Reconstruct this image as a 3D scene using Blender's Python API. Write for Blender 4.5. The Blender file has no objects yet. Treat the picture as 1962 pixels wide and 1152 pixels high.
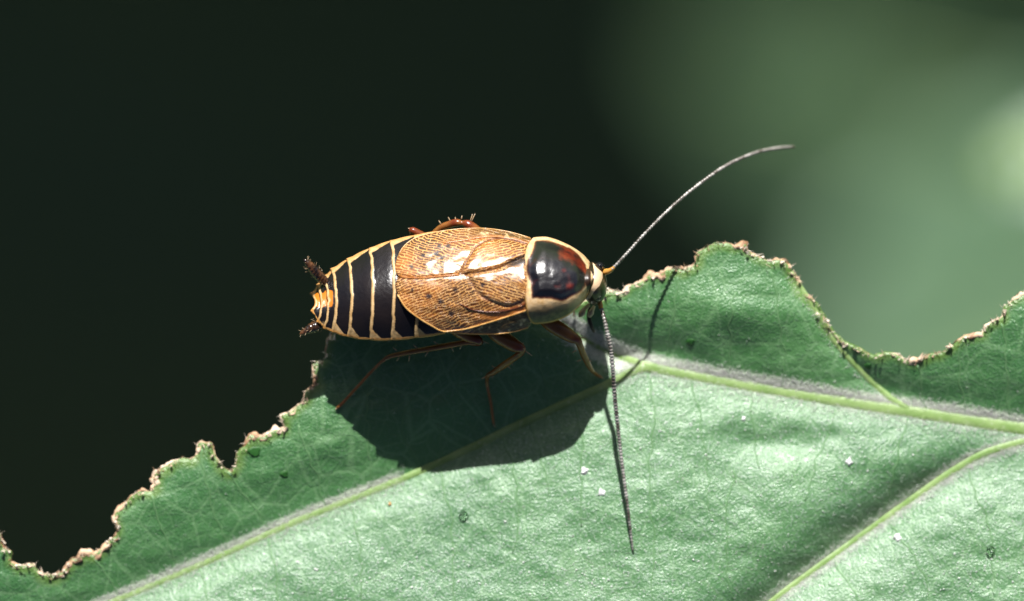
import bpy, math, random
import numpy as np
from mathutils import Vector, Matrix, geometry

# ------------------------------------------------------------------ camera, sky, sun, exposure
# 1 unit = 1 cm.  The camera looks straight down on the leaf; +Y is the top of the picture, +Z is up.
sc = bpy.context.scene
sc.unit_settings.system = 'METRIC'
sc.unit_settings.scale_length = 0.01
D = 20.0                       # camera height over the leaf
S = 3.0 / 1962.0               # cm per photo pixel on the plane z = 0
SUN_EL = 36.0
SUN_AZ = -2.0                  # degrees, sun stands towards +Y

cam_d = bpy.data.cameras.new('camera')
cam = bpy.data.objects.new('camera', cam_d)
sc.collection.objects.link(cam)
cam.location = (0, 0, D)
cam.rotation_euler = (0, 0, 0)
cam_d.sensor_width = 36.0
cam_d.lens = 36.0 * D / 3.0
cam_d.clip_start = 0.5
cam_d.clip_end = 20000.0
cam_d.dof.use_dof = True
cam_d.dof.focus_distance = D - 0.22
cam_d.dof.aperture_fstop = 0.30
sc.camera = cam

world = bpy.data.worlds.new('World')
sc.world = world
world.use_nodes = True
wn = world.node_tree
for n in list(wn.nodes):
    wn.nodes.remove(n)
sky = wn.nodes.new('ShaderNodeTexSky')
sky.sky_type = 'NISHITA'
sky.sun_disc = False
sky.sun_elevation = math.radians(SUN_EL)
sky.sun_rotation = math.radians(SUN_AZ)
sky.dust_density = 1.6
sky.air_density = 0.3
sky.ozone_density = 0.2
bg = wn.nodes.new('ShaderNodeBackground')
bg.inputs['Strength'].default_value = 0.05
wo = wn.nodes.new('ShaderNodeOutputWorld')
wn.links.new(sky.outputs[0], bg.inputs[0])
wn.links.new(bg.outputs[0], wo.inputs[0])

sun_d = bpy.data.lights.new('sun', 'SUN')
sun_d.energy = 5.0
sun_d.angle = math.radians(0.53)
sun_d.color = (1.0, 0.98, 0.95)
sun = bpy.data.objects.new('sun', sun_d)
sc.collection.objects.link(sun)
el, az = math.radians(SUN_EL), math.radians(SUN_AZ)
SUN = Vector((math.sin(az) * math.cos(el), math.cos(az) * math.cos(el), math.sin(el)))
sun.rotation_euler = SUN.to_track_quat('Z', 'Y').to_euler()
sun.location = SUN * 60

sc.view_settings.view_transform = 'Standard'
sc.view_settings.look = 'None'
sc.view_settings.gamma = 1.0
sc.view_settings.use_curve_mapping = False
sc.view_settings.exposure = 0.72
sc.cycles.max_bounces = 8
sc.cycles.sample_clamp_indirect = 6.0

rng = np.random.default_rng(7)
random.seed(7)

# ------------------------------------------------------------------ small numeric helpers
def P(px, py, z):
    """photo pixel + real height -> world point"""
    k = (D - z) / D * S
    return (px - 981.0) * k, (576.0 - py) * k, z

def vnoise(x, y, seed=0):
    x = np.asarray(x, float); y = np.asarray(y, float)
    xi = np.floor(x).astype(np.int64); yi = np.floor(y).astype(np.int64)
    xf = x - xi; yf = y - yi
    def h(a, b):
        n = (a * 374761393 + b * 668265263 + seed * 1442695041) & 0x7fffffff
        n = ((n ^ (n >> 13)) * 1274126177) & 0x7fffffff
        n = n ^ (n >> 16)
        return (n & 0xffff) / 65535.0 * 2 - 1
    u = xf * xf * (3 - 2 * xf); v = yf * yf * (3 - 2 * yf)
    a = h(xi, yi) * (1 - u) + h(xi + 1, yi) * u
    b = h(xi, yi + 1) * (1 - u) + h(xi + 1, yi + 1) * u
    return a * (1 - v) + b * v

def fbm(x, y, seed=0, o=3):
    s = 0; a = 1.0; t = 0
    for i in range(o):
        s = s + a * vnoise(np.asarray(x) * 2 ** i, np.asarray(y) * 2 ** i, seed + i * 17); t += a; a *= .5
    return s / t

def smooth(pts, step=6.0):
    """Catmull-Rom through pts, resampled"""
    p = np.array(pts, float)
    q = np.vstack([2 * p[0] - p[1], p, 2 * p[-1] - p[-2]])
    out = []
    for i in range(1, len(q) - 2):
        n = max(1, int(np.linalg.norm(q[i + 1][:2] - q[i][:2]) / step))
        for j in range(n):
            t = j / n
            out.append(.5 * ((2 * q[i]) + (-q[i - 1] + q[i + 1]) * t + (2 * q[i - 1] - 5 * q[i] + 4 * q[i + 1] - q[i + 2]) * t * t
                             + (-q[i - 1] + 3 * q[i] - 3 * q[i + 1] + q[i + 2]) * t ** 3))
    out.append(p[-1])
    return np.array(out)

def dist_line(px, py, line, closed=False):
    """distance to a polyline, and the parameter (index) of the closest point"""
    L = np.asarray(line, float)
    if closed:
        L = np.vstack([L, L[:1]])
    px = np.asarray(px, float); py = np.asarray(py, float)
    best = np.full(px.shape, 1e9)
    for i in range(len(L) - 1):
        a = L[i]; b = L[i + 1]
        dx, dy = b[0] - a[0], b[1] - a[1]
        l2 = dx * dx + dy * dy + 1e-9
        t = np.clip(((px - a[0]) * dx + (py - a[1]) * dy) / l2, 0, 1)
        d = (px - a[0] - t * dx) ** 2 + (py - a[1] - t * dy) ** 2
        best = np.minimum(best, d)
    return np.sqrt(best)

def inside(px, py, poly):
    px = np.asarray(px, float); py = np.asarray(py, float)
    r = np.zeros(px.shape, bool)
    n = len(poly)
    for i in range(n):
        x1, y1 = poly[i][0], poly[i][1]; x2, y2 = poly[(i + 1) % n][0], poly[(i + 1) % n][1]
        if y1 == y2:
            continue
        c = ((y1 > py) != (y2 > py)) & (px < (x2 - x1) * (py - y1) / (y2 - y1) + x1)
        r ^= c
    return r

def sdist(px, py, poly):
    """signed distance, positive inside"""
    return np.where(inside(px, py, poly), 1.0, -1.0) * dist_line(px, py, poly, True)

def densify(poly, step):
    out = []
    n = len(poly)
    for i in range(n):
        a = np.array(poly[i][:2], float); b = np.array(poly[(i + 1) % n][:2], float)
        k = max(1, int(round(np.linalg.norm(b - a) / step)))
        for j in range(k):
            out.append(a + (b - a) * j / k)
    return np.array(out)

def sstep(a, b, x):
    t = np.clip((x - a) / (b - a), 0, 1)
    return t * t * (3 - 2 * t)

# ------------------------------------------------------------------ object helpers
def tag(o, label=None, cat=None, group=None, kind=None):
    if label: o['label'] = label
    if cat: o['category'] = cat
    if group: o['group'] = group
    if kind: o['kind'] = kind
    return o

def empty(name, loc=(0, 0, 0)):
    o = bpy.data.objects.new(name, None)
    o.empty_display_size = .05
    o.location = loc
    sc.collection.objects.link(o)
    return o

def mesh_obj(name, verts, faces, mat=None, parent=None, flat=False):
    me = bpy.data.meshes.new(name)
    me.from_pydata([tuple(v) for v in verts], [], [tuple(f) for f in faces])
    me.update()
    if not flat:
        me.polygons.foreach_set('use_smooth', [True] * len(me.polygons))
    if mat: me.materials.append(mat)
    o = bpy.data.objects.new(name, me)
    sc.collection.objects.link(o)
    if parent is not None:
        o.parent = parent
        o.matrix_parent_inverse = Matrix.Translation(-Vector(parent.location)) if parent.parent is None else Matrix.Identity(4)
    return o

def attr(o, name, data):
    data = np.asarray(data, float)
    if data.ndim == 1:
        a = o.data.attributes.new(name, 'FLOAT', 'POINT')
        a.data.foreach_set('value', data.astype(np.float32))
    else:
        a = o.data.attributes.new(name, 'FLOAT_VECTOR', 'POINT')
        a.data.foreach_set('vector', data.astype(np.float32).ravel())

def cdt(poly, inner):
    b = [Vector((p[0], -p[1])) for p in poly]
    pts = b + [Vector((p[0], -p[1])) for p in inner]
    v, e, f, *_ = geometry.delaunay_2d_cdt(pts, [], [list(range(len(b)))[::-1] if area(poly) > 0 else list(range(len(b)))], 1, 1e-4)
    return np.array([[q.x, -q.y] for q in v]), f

def area(poly):
    p = np.asarray(poly)
    return .5 * np.sum(p[:, 0] * np.roll(p[:, 1], -1) - np.roll(p[:, 0], -1) * p[:, 1])

def grid_in(poly, step, margin=.45):
    p = np.asarray(poly)
    x0, y0 = p[:, 0].min(), p[:, 1].min(); x1, y1 = p[:, 0].max(), p[:, 1].max()
    gx, gy = np.meshgrid(np.arange(x0, x1, step), np.arange(y0, y1, step * .87))
    gx = gx + (np.arange(gx.shape[0]) % 2)[:, None] * step * .5
    gx = gx.ravel(); gy = gy.ravel()
    m = inside(gx, gy, p)
    gx, gy = gx[m], gy[m]
    m = dist_line(gx, gy, p, True) > step * margin
    return np.stack([gx[m], gy[m]], 1)

def plate(name, poly, zf, step, mat, parent, thick=0.004, attrs=None):
    """a curved sheet with the outline POLY (photo pixels of its top view), heights zf(px, py) and real thickness"""
    poly = densify(poly, step)
    v2, f = cdt(poly, grid_in(poly, step))
    z = zf(v2[:, 0], v2[:, 1])
    x, y, z = P(v2[:, 0], v2[:, 1], z)
    o = mesh_obj(name, np.stack([x, y, z], 1), f, mat, parent)
    for k, fn in (attrs or {}).items():
        attr(o, k, fn(v2[:, 0], v2[:, 1]))
    if thick:
        m = o.modifiers.new('thickness', 'SOLIDIFY'); m.thickness = thick; m.offset = -1
    return o

def tube_geo(pts, rad, n=10, flat=1.0, closed=True):
    pts = [Vector(p) for p in pts]
    V, F = [], []
    up = Vector((0, 0, 1))
    prev = None
    for i, p in enumerate(pts):
        a = pts[max(0, i - 1)]; b = pts[min(len(pts) - 1, i + 1)]
        t = (b - a).normalized()
        s = t.cross(up) if prev is None else (prev - t * prev.dot(t))
        if s.length < 1e-6: s = t.orthogonal()
        s.normalize(); prev = s
        w = t.cross(s) * -1
        for k in range(n):
            an = 2 * math.pi * k / n
            V.append(p + s * math.cos(an) * rad[i] + w * math.sin(an) * rad[i] * flat)
    for i in range(len(pts) - 1):
        for k in range(n):
            k2 = (k + 1) % n
            F.append((i * n + k, i * n + k2, (i + 1) * n + k2, (i + 1) * n + k))
    if closed:
        V.append(pts[0]); c = len(V) - 1
        V.append(pts[-1]); d = len(V) - 1
        m = (len(pts) - 1) * n
        for k in range(n):
            k2 = (k + 1) % n
            F.append((c, k2, k)); F.append((d, m + k, m + k2))
    return V, F

def path3(ctrl, step=3.0):
    """ctrl rows: px, py, z, radius(px) -> smooth 3D path and radii in cm"""
    s = smooth(ctrl, step)
    pts = [P(a[0], a[1], a[2]) for a in s]
    return pts, [max(.2, a[3]) * S for a in s]

def tube(name, ctrl, mat, parent, n=10, step=3.0, flat=1.0, rough=0.0):
    pts, r = path3(ctrl, step)
    if rough:
        r = [q * (1 + rough * random.uniform(-1, 1)) for q in r]
    V, F = tube_geo(pts, r, n, flat)
    return mesh_obj(name, V, F, mat, parent)

def ellipsoid(name, c, r, mat, parent, rotz=0, nu=28, nv=18, warp=None):
    """c = (px,py,z), r = (px,px,cm)"""
    V, F = [], []
    cx, cy, cz = P(*c)
    for j in range(nv + 1):
        th = math.pi * j / nv
        for i in range(nu):
            ph = 2 * math.pi * i / nu
            x, y, z = math.sin(th) * math.cos(ph), math.sin(th) * math.sin(ph), math.cos(th)
            if warp: x, y, z = warp(x, y, z)
            x *= r[0] * S; y *= r[1] * S; z *= r[2]
            V.append((cx + x * math.cos(rotz) - y * math.sin(rotz), cy + x * math.sin(rotz) + y * math.cos(rotz), cz + z))
    for j in range(nv):
        for i in range(nu):
            i2 = (i + 1) % nu
            F.append((j * nu + i, (j + 1) * nu + i, (j + 1) * nu + i2, j * nu + i2))
    return mesh_obj(name, V, F, mat, parent)

# ------------------------------------------------------------------ material helpers
class Mat:
    def __init__(self, name):
        self.m = bpy.data.materials.new(name); self.m.use_nodes = True
        self.t = self.m.node_tree
        self.b = self.t.nodes['Principled BSDF']
        self.co = None
    def node(self, typ, **kw):
        n = self.t.nodes.new(typ)
        for k, v in kw.items(): setattr(n, k, v)
        return n
    def link(self, a, b): self.t.links.new(a, b)
    def set(self, node, name, v):
        if isinstance(v, bpy.types.NodeSocket): self.link(v, node.inputs[name])
        else: node.inputs[name].default_value = v
    def obj(self):
        if self.co is None: self.co = self.node('ShaderNodeTexCoord').outputs['Object']
        return self.co
    def noise(self, scale, detail=3, rough=.5, vec=None, out='Fac', dist=0):
        n = self.node('ShaderNodeTexNoise')
        self.link(vec or self.obj(), n.inputs['Vector'])
        n.inputs['Scale'].default_value = scale; n.inputs['Detail'].default_value = detail
        n.inputs['Roughness'].default_value = rough; n.inputs['Distortion'].default_value = dist
        return n.outputs[out]
    def voro(self, scale, feature='DISTANCE_TO_EDGE', vec=None, out='Distance', rand=1):
        n = self.node('ShaderNodeTexVoronoi'); n.feature = feature
        self.link(vec or self.obj(), n.inputs['Vector'])
        n.inputs['Scale'].default_value = scale; n.inputs['Randomness'].default_value = rand
        return n.outputs[out]
    def ramp(self, fac, stops, interp='LINEAR'):
        n = self.node('ShaderNodeValToRGB'); n.color_ramp.interpolation = interp
        e = n.color_ramp.elements
        while len(e) > 1: e.remove(e[-1])
        e[0].position = stops[0][0]; e[0].color = (*stops[0][1], 1) if not isinstance(stops[0][1], float) else (stops[0][1],) * 3 + (1,)
        for p, c in stops[1:]:
            x = e.new(p); x.color = (*c, 1) if not isinstance(c, float) else (c, c, c, 1)
        self.link(fac, n.inputs[0])
        return n.outputs[0]
    def range(self, v, a, b, c=0.0, d=1.0):
        n = self.node('ShaderNodeMapRange'); n.interpolation_type = 'SMOOTHSTEP'
        self.link(v, n.inputs[0])
        for i, q in enumerate((a, b, c, d)): n.inputs[i + 1].default_value = q
        return n.outputs[0]
    def mix(self, fac, a, b):
        n = self.node('ShaderNodeMix', data_type='RGBA')
        for sock, v in ((n.inputs[0], fac), (n.inputs[6], a), (n.inputs[7], b)):
            if isinstance(v, bpy.types.NodeSocket): self.link(v, sock)
            else: sock.default_value = (*v, 1) if isinstance(v, tuple) else v
        return n.outputs[2]
    def math(self, op, a, b=0.0, c=None):
        n = self.node('ShaderNodeMath', operation=op)
        for i, v in enumerate((a, b) if c is None else (a, b, c)):
            if isinstance(v, bpy.types.NodeSocket): self.link(v, n.inputs[i])
            else: n.inputs[i].default_value = v
        return n.outputs[0]
    def at(self, name, out='Fac'):
        return self.node('ShaderNodeAttribute', attribute_name=name).outputs[out]
    def bump(self, height, dist, strength=1.0, normal=None):
        n = self.node('ShaderNodeBump')
        self.link(height, n.inputs['Height'])
        n.inputs['Distance'].default_value = dist; n.inputs['Strength'].default_value = strength
        if normal: self.link(normal, n.inputs['Normal'])
        return n.outputs[0]
    def out(self, color, rough=.5, normal=None, **kw):
        self.set(self.b, 'Base Color', (*color, 1) if isinstance(color, tuple) else color)
        self.set(self.b, 'Roughness', rough)
        if normal: self.link(normal, self.b.inputs['Normal'])
        for k, v in kw.items(): self.set(self.b, k.replace('_', ' '), v)
        return self.m

def translucent(M, color, fac, normal=None):
    """adds light coming through a thin sheet"""
    tr = M.node('ShaderNodeBsdfTranslucent')
    M.set(tr, 'Color', (*color, 1) if isinstance(color, tuple) else color)
    mx = M.node('ShaderNodeMixShader')
    mx.inputs[0].default_value = fac
    M.link(M.b.outputs[0], mx.inputs[1]); M.link(tr.outputs[0], mx.inputs[2])
    out = [n for n in M.t.nodes if n.type == 'OUTPUT_MATERIAL'][0]
    M.link(mx.outputs[0], out.inputs[0])

# leaf blade -------------------------------------------------------
M = Mat('leaf_blade')
edge = M.at('edge'); big = M.at('vein')
warp = M.node('ShaderNodeVectorMath', operation='MULTIPLY_ADD')
nz = M.noise(5.0, 2, .5, out='Color')
M.link(nz, warp.inputs[0]); warp.inputs[1].default_value = (.05, .05, 0); M.link(M.obj(), warp.inputs[2])
flatv = M.node('ShaderNodeVectorMath', operation='MULTIPLY')
M.link(warp.outputs[0], flatv.inputs[0]); flatv.inputs[1].default_value = (1, 1, 0)
fv = flatv.outputs[0]
v1 = M.voro(7.5, vec=fv); v2 = M.voro(21.0, vec=fv)
m1 = M.range(v1, 0.0, .045, 1, 0); m2 = M.range(v2, 0.0, .075, 1, 0)
vm = M.math('MAXIMUM', m1, M.math('MULTIPLY', m2, .6))
mott = M.noise(1.6, 3, .55)
green = M.ramp(mott, [(.3, (.048, .178, .046)), (.7, (.084, .235, .068))])
col = M.mix(M.math('MULTIPLY', vm, .65), green, (.17, .34, .14))
sparkle_mask = M.range(M.noise(150.0, 2, .6), .50, .68)  # white flecks painted in for the blade's sun sparkle
glare_tint = M.at('glare_tint')
col = M.mix(M.math('MULTIPLY', M.math('MULTIPLY', sparkle_mask, glare_tint), .30), col, (.58, .62, .62))
col = M.mix(M.math('MULTIPLY', glare_tint, .07), col, (.37, .46, .45))  # sun glare on the lower blade, lightened into the colour
felt = M.range(M.math('ADD', M.at('felt'), M.math('MULTIPLY', M.math('SUBTRACT', M.noise(90, 3, .7), .5), 1.3)), .25, .75)
col = M.mix(M.math('MULTIPLY', felt, .62), col, (.66, .70, .58))
ed = M.range(M.math('ADD', edge, M.math('MULTIPLY', M.math('SUBTRACT', M.noise(9, 2), .5), 26)), 4.0, 22.0, 1, 0)
col = M.mix(M.math('MULTIPLY', ed, .6), col, (.16, .26, .035))
pad = M.range(v2, 0, .18, 0, 1)
fine = M.noise(150.0, 2, .6)
b1 = M.bump(pad, .0022, .18)
b2 = M.bump(M.range(v1, 0, .1, 0, 1), .003, .16, b1)
wr = M.node('ShaderNodeMapping'); M.link(warp.outputs[0], wr.inputs[0]); wr.inputs['Scale'].default_value = (9, 30, 1); wr.inputs['Rotation'].default_value = (0, 0, .12)
wrin = M.node('ShaderNodeTexNoise'); wrin.inputs['Scale'].default_value = 1.0; wrin.inputs['Detail'].default_value = 2; M.link(wr.outputs[0], wrin.inputs['Vector'])
b2 = M.bump(wrin.outputs['Fac'], .012, .12, b2)
b3 = M.bump(fine, .0036, .9, b2)
M.out(col, M.range(M.noise(40, 2), .3, .7, .33, .46), b3, **{'Specular_IOR_Level': 1.0, 'IOR': 1.48})
translucent(M, (.10, .24, .03), .10)
LEAF = M.m

M = Mat('leaf_vein')
n = M.noise(14, 3)
col = M.ramp(n, [(.3, (.17, .29, .075)), (.7, (.27, .39, .14))])
col = M.mix(M.range(M.noise(70, 3, .7), .58, .72), col, (.42, .50, .33))
M.out(col, .45, M.bump(M.noise(60, 2), .003, .5), Specular_IOR_Level=.5)
VEIN = M.m
M = Mat('leaf_veinlet')
M.out(M.ramp(M.noise(14, 2), [(.3, (.10, .22, .085)), (.7, (.14, .28, .12))]), .5)
VEINLET = M.m
M = Mat('leaf_hair')
M.out((.90, .90, .88), .4, Specular_IOR_Level=.6)
translucent(M, (.9, .9, .88), .45)
HAIR = M.m

M = Mat('dry_leaf_rim')
n1 = M.noise(6.0, 3, .6); n2 = M.noise(28.0, 3, .7)
c1 = M.ramp(n1, [(.34, (.26, .12, .055)), (.46, (.60, .40, .25)), (.60, (.82, .66, .50))])
c2 = M.mix(M.range(n2, .55, .72), c1, (.20, .10, .055))
M.out(c2, .7, M.bump(n2, .008, .9), Specular_IOR_Level=.3)
CRUST = M.m
M = Mat('dry_leaf_fibre')
M.out(M.ramp(M.noise(9, 2), [(.35, (.45, .29, .18)), (.6, (.80, .70, .58))]), .6)
FIBRE = M.m

# insect -----------------------------------------------------------
M = Mat('tergite')
pale = M.at('pale'); ora = M.at('orange')
blk = M.ramp(M.noise(9, 3), [(.3, (.004, .004, .006)), (.75, (.014, .010, .010))])
n = M.noise(55, 3, .6)
cream = M.ramp(n, [(.3, (.42, .24, .085)), (.65, (.64, .43, .21))])
cream = M.mix(M.at('rim'), cream, (.60, .28, .07))
c = M.mix(M.range(ora, .3, .7), blk, (.55, .17, .015))
c = M.mix(M.range(M.math('ADD', pale, M.math('MULTIPLY', M.math('SUBTRACT', n, .5), .7)), .3, .62), c, cream)
M.out(c, M.mix(pale, (.26, .26, .26), (.45, .45, .45)), M.bump(M.noise(90, 3, .6), .0018, .55), Specular_IOR_Level=.45)
TERG = M.m

M = Mat('pronotum_shield')
disc = M.at('disc'); rim = M.at('rim')
n = M.noise(14, 3, .6); nf = M.noise(70, 2, .6)
dj = M.math('ADD', M.math('ADD', disc, 3.2), M.math('MULTIPLY', M.math('SUBTRACT', M.noise(26, 3), .5), 9))
red = M.range(M.math('ADD', M.math('MULTIPLY', n, 1.0), M.math('MULTIPLY', M.at('front'), .30)), .58, .80)
dk = M.mix(red, (.005, .004, .006), (.17, .018, .006))
dk = M.mix(M.range(dj, 0, 4.5, 1, 0), dk, (.09, .020, .006))
cream = M.ramp(nf, [(.3, (.62, .38, .16)), (.7, (.80, .57, .32))])
olive = M.ramp(nf, [(.3, (.055, .042, .014)), (.7, (.16, .115, .045))])
pal = M.mix(M.range(M.math('ADD', M.at('lower'), M.math('MULTIPLY', M.math('SUBTRACT', nf, .5), 14)), -4, 16), cream, olive)
pal = M.mix(M.range(rim, 1.2, 4.5, 1, 0), pal, (.52, .26, .05))
c = M.mix(M.range(dj, -2.5, 1.5), pal, dk)
ro = M.mix(M.range(dj, -3, 3), (.40, .40, .40), (.27, .27, .27))
M.out(c, ro, M.bump(M.noise(80, 3, .65), .0024, .7), Specular_IOR_Level=.6, Coat_Weight=M.range(dj, -3, 3, .1, 1.0), Coat_Roughness=.25, Coat_IOR=1.6)
PRON = M.m

M = Mat('forewing')
uv = M.at('wuv', 'Vector')
wv = M.node('ShaderNodeVectorMath', operation='ADD')
nn = M.node('ShaderNodeTexNoise'); nn.inputs['Scale'].default_value = 20; nn.inputs['Detail'].default_value = 2
M.link(M.obj(), nn.inputs['Vector'])
sub = M.node('ShaderNodeVectorMath', operation='MULTIPLY_ADD')
M.link(nn.outputs['Color'], sub.inputs[0]); sub.inputs[1].default_value = (16, 13, 0); M.link(uv, sub.inputs[2])
br = M.node('ShaderNodeTexBrick')
M.link(sub.outputs[0], br.inputs['Vector'])
br.inputs['Scale'].default_value = 1.0
br.inputs['Mortar Size'].default_value = 1.0
br.inputs['Mortar Smooth'].default_value = .6
br.inputs['Brick Width'].default_value = 17.0
br.inputs['Row Height'].default_value = 4.9
br.offset = .37
vein = br.outputs['Fac']
cost = M.at('costal'); spot = M.at('spot'); dkb = M.at('dark')
n = M.noise(7, 3, .6); nf = M.noise(60, 2, .6)
memb = M.ramp(n, [(.3, (.050, .022, .010)), (.5, (.15, .046, .010)), (.75, (.46, .15, .025))])
vcol = M.ramp(nf, [(.3, (.72, .31, .06)), (.7, (.92, .56, .22))])
c = M.mix(M.math('MULTIPLY', vein, .9), memb, vcol)
oc = M.ramp(nf, [(.35, (.04, .03, .010)), (.58, (.11, .075, .028)), (.70, (.65, .50, .28))])
c = M.mix(cost, c, oc)
c = M.mix(M.at('amber'), c, (.42, .14, .02))
c = M.mix(spot, c, (.022, .012, .012))
c = M.mix(dkb, c, (.010, .008, .012))
M.out(c, .30, M.bump(vein, .0020, .6, M.bump(nf, .0025, .6)), Specular_IOR_Level=.55, Coat_Weight=M.math('MULTIPLY_ADD', cost, -.9, 1.0), Coat_Roughness=.25, Coat_IOR=1.5)
WING = M.m

M = Mat('wing_vein')
M.out(M.ramp(M.noise(30, 2), [(.3, (.40, .13, .03)), (.7, (.62, .27, .08))]), .3, Specular_IOR_Level=.5)
WVEIN = M.m
M = Mat('dark_furrow')
M.out((.10, .022, .008), .3)
FURROW = M.m
M = Mat('gold_rim')
M.out(M.ramp(M.noise(40, 2), [(.3, (.50, .22, .04)), (.7, (.75, .45, .16))]), .3, Specular_IOR_Level=.6)
GOLD = M.m

M = Mat('amber_leg')
n = M.noise(10, 3)
c = M.ramp(n, [(.3, (.16, .05, .012)), (.7, (.42, .18, .04))])
c = M.mix(M.at('knee'), c, (.17, .030, .010))
M.out(c, .26, M.bump(M.noise(60, 2), .002, .4), Specular_IOR_Level=.55, Subsurface_Weight=.15, Subsurface_Scale=.02)
LEG = M.m
M = Mat('leg_spine')
M.out((.55, .38, .22), .25, Specular_IOR_Level=.6)
SPINE = M.m
M = Mat('body_dark')
M.out(M.ramp(M.noise(12, 3), [(.3, (.010, .006, .005)), (.7, (.06, .028, .012))]), .35)
BODY = M.m
M = Mat('head_shell')
c = M.mix(M.range(M.math('ADD', M.at('stripe'), M.math('MULTIPLY', M.math('SUBTRACT', M.noise(40, 2), .5), .5)), .35, .6),
          M.ramp(M.noise(18, 2), [(.35, (.008, .006, .005)), (.7, (.085, .06, .02))]), (.78, .55, .34))
M.out(c, .28, M.bump(M.noise(70, 2), .002, .4), Specular_IOR_Level=.5)
HEAD = M.m
M = Mat('compound_eye')
M.out((.006, .006, .008), .18, M.bump(M.voro(140, 'F1'), .002, .5), Specular_IOR_Level=.6)
EYE = M.m
M = Mat('antenna')
M.out(M.ramp(M.noise(45, 2), [(.38, (.09, .075, .06)), (.66, (.42, .40, .37))]), .3, Specular_IOR_Level=.8)
ANT = M.m
M = Mat('antenna_base')
M.out((.50, .25, .05), .25, Specular_IOR_Level=.5)
SCAPE = M.m
M = Mat('cercus')
M.out(M.ramp(M.noise(40, 2), [(.4, (.012, .008, .008)), (.7, (.12, .05, .02))]), .2, Specular_IOR_Level=.6)
CERC = M.m
M = Mat('palp')
M.out((.62, .50, .30), .3)
PALP = M.m

# surroundings -----------------------------------------------------
M = Mat('soil')
M.out(M.ramp(M.noise(.25, 5, .6), [(.3, (.13, .18, .085)), (.6, (.15, .21, .09)), (.8, (.175, .21, .095))]), .95,
      M.bump(M.noise(1.2, 4), .6, .6), Specular_IOR_Level=.1)
SOIL = M.m
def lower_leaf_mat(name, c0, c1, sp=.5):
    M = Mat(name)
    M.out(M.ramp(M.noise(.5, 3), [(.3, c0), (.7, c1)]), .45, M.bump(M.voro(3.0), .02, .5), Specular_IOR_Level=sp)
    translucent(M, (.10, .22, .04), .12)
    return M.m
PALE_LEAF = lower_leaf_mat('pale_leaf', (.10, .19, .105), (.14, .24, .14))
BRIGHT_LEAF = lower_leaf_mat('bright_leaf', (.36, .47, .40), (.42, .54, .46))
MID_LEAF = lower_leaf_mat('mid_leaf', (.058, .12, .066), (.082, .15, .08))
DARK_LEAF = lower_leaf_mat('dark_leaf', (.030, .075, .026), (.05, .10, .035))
M = Mat('stem_bark')
M.out(M.ramp(M.noise(6, 4), [(.3, (.06, .10, .03)), (.7, (.14, .15, .06))]), .7, M.bump(M.noise(20, 3), .02, .6))
BARK = M.m
M = Mat('droplet_water')
M.out((.9, 1.0, .9), .02, Transmission_Weight=1.0, IOR=1.333)
WATER = M.m
M = Mat('white_grain')
M.out((.86, .86, .84), .4, M.bump(M.noise(60, 3), .01, .7))
GRAIN = M.m
M = Mat('ochre_grain')
M.out((.55, .30, .10), .4, M.bump(M.noise(60, 3), .01, .7))
OCHRE = M.m
M = Mat('thin_spot')
M.out((.022, .105, .016), .5)
SPOT = M.m

# ------------------------------------------------------------------ the ground: its floor is kept in shade by an unseen rise added up-sun
def ground():
    n = 150
    t = np.linspace(-1, 1, n)
    g = np.sign(t) * (np.abs(t) ** 3.2) * 6000 + t * 60
    X, Y = np.meshgrid(g, g)
    X = X.ravel(); Y = Y.ravel()
    shade_bank = 62 * sstep(22, 52, Y + 5 * fbm(X / 22, Y / 22, 3)) * sstep(-4000, -200, Y + 4200)
    Z = -105 + shade_bank + 2.2 * fbm(X / 9, Y / 9, 5) + 18 * fbm(X / 400, Y / 400, 9) * sstep(120, 600, np.hypot(X, Y))
    F = []
    for j in range(n - 1):
        for i in range(n - 1):
            a = j * n + i
            F.append((a, a + 1, a + n + 1, a + n))
    tag(mesh_obj('ground', np.stack([X, Y, Z], 1), F, SOIL), kind='structure')
ground()

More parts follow.
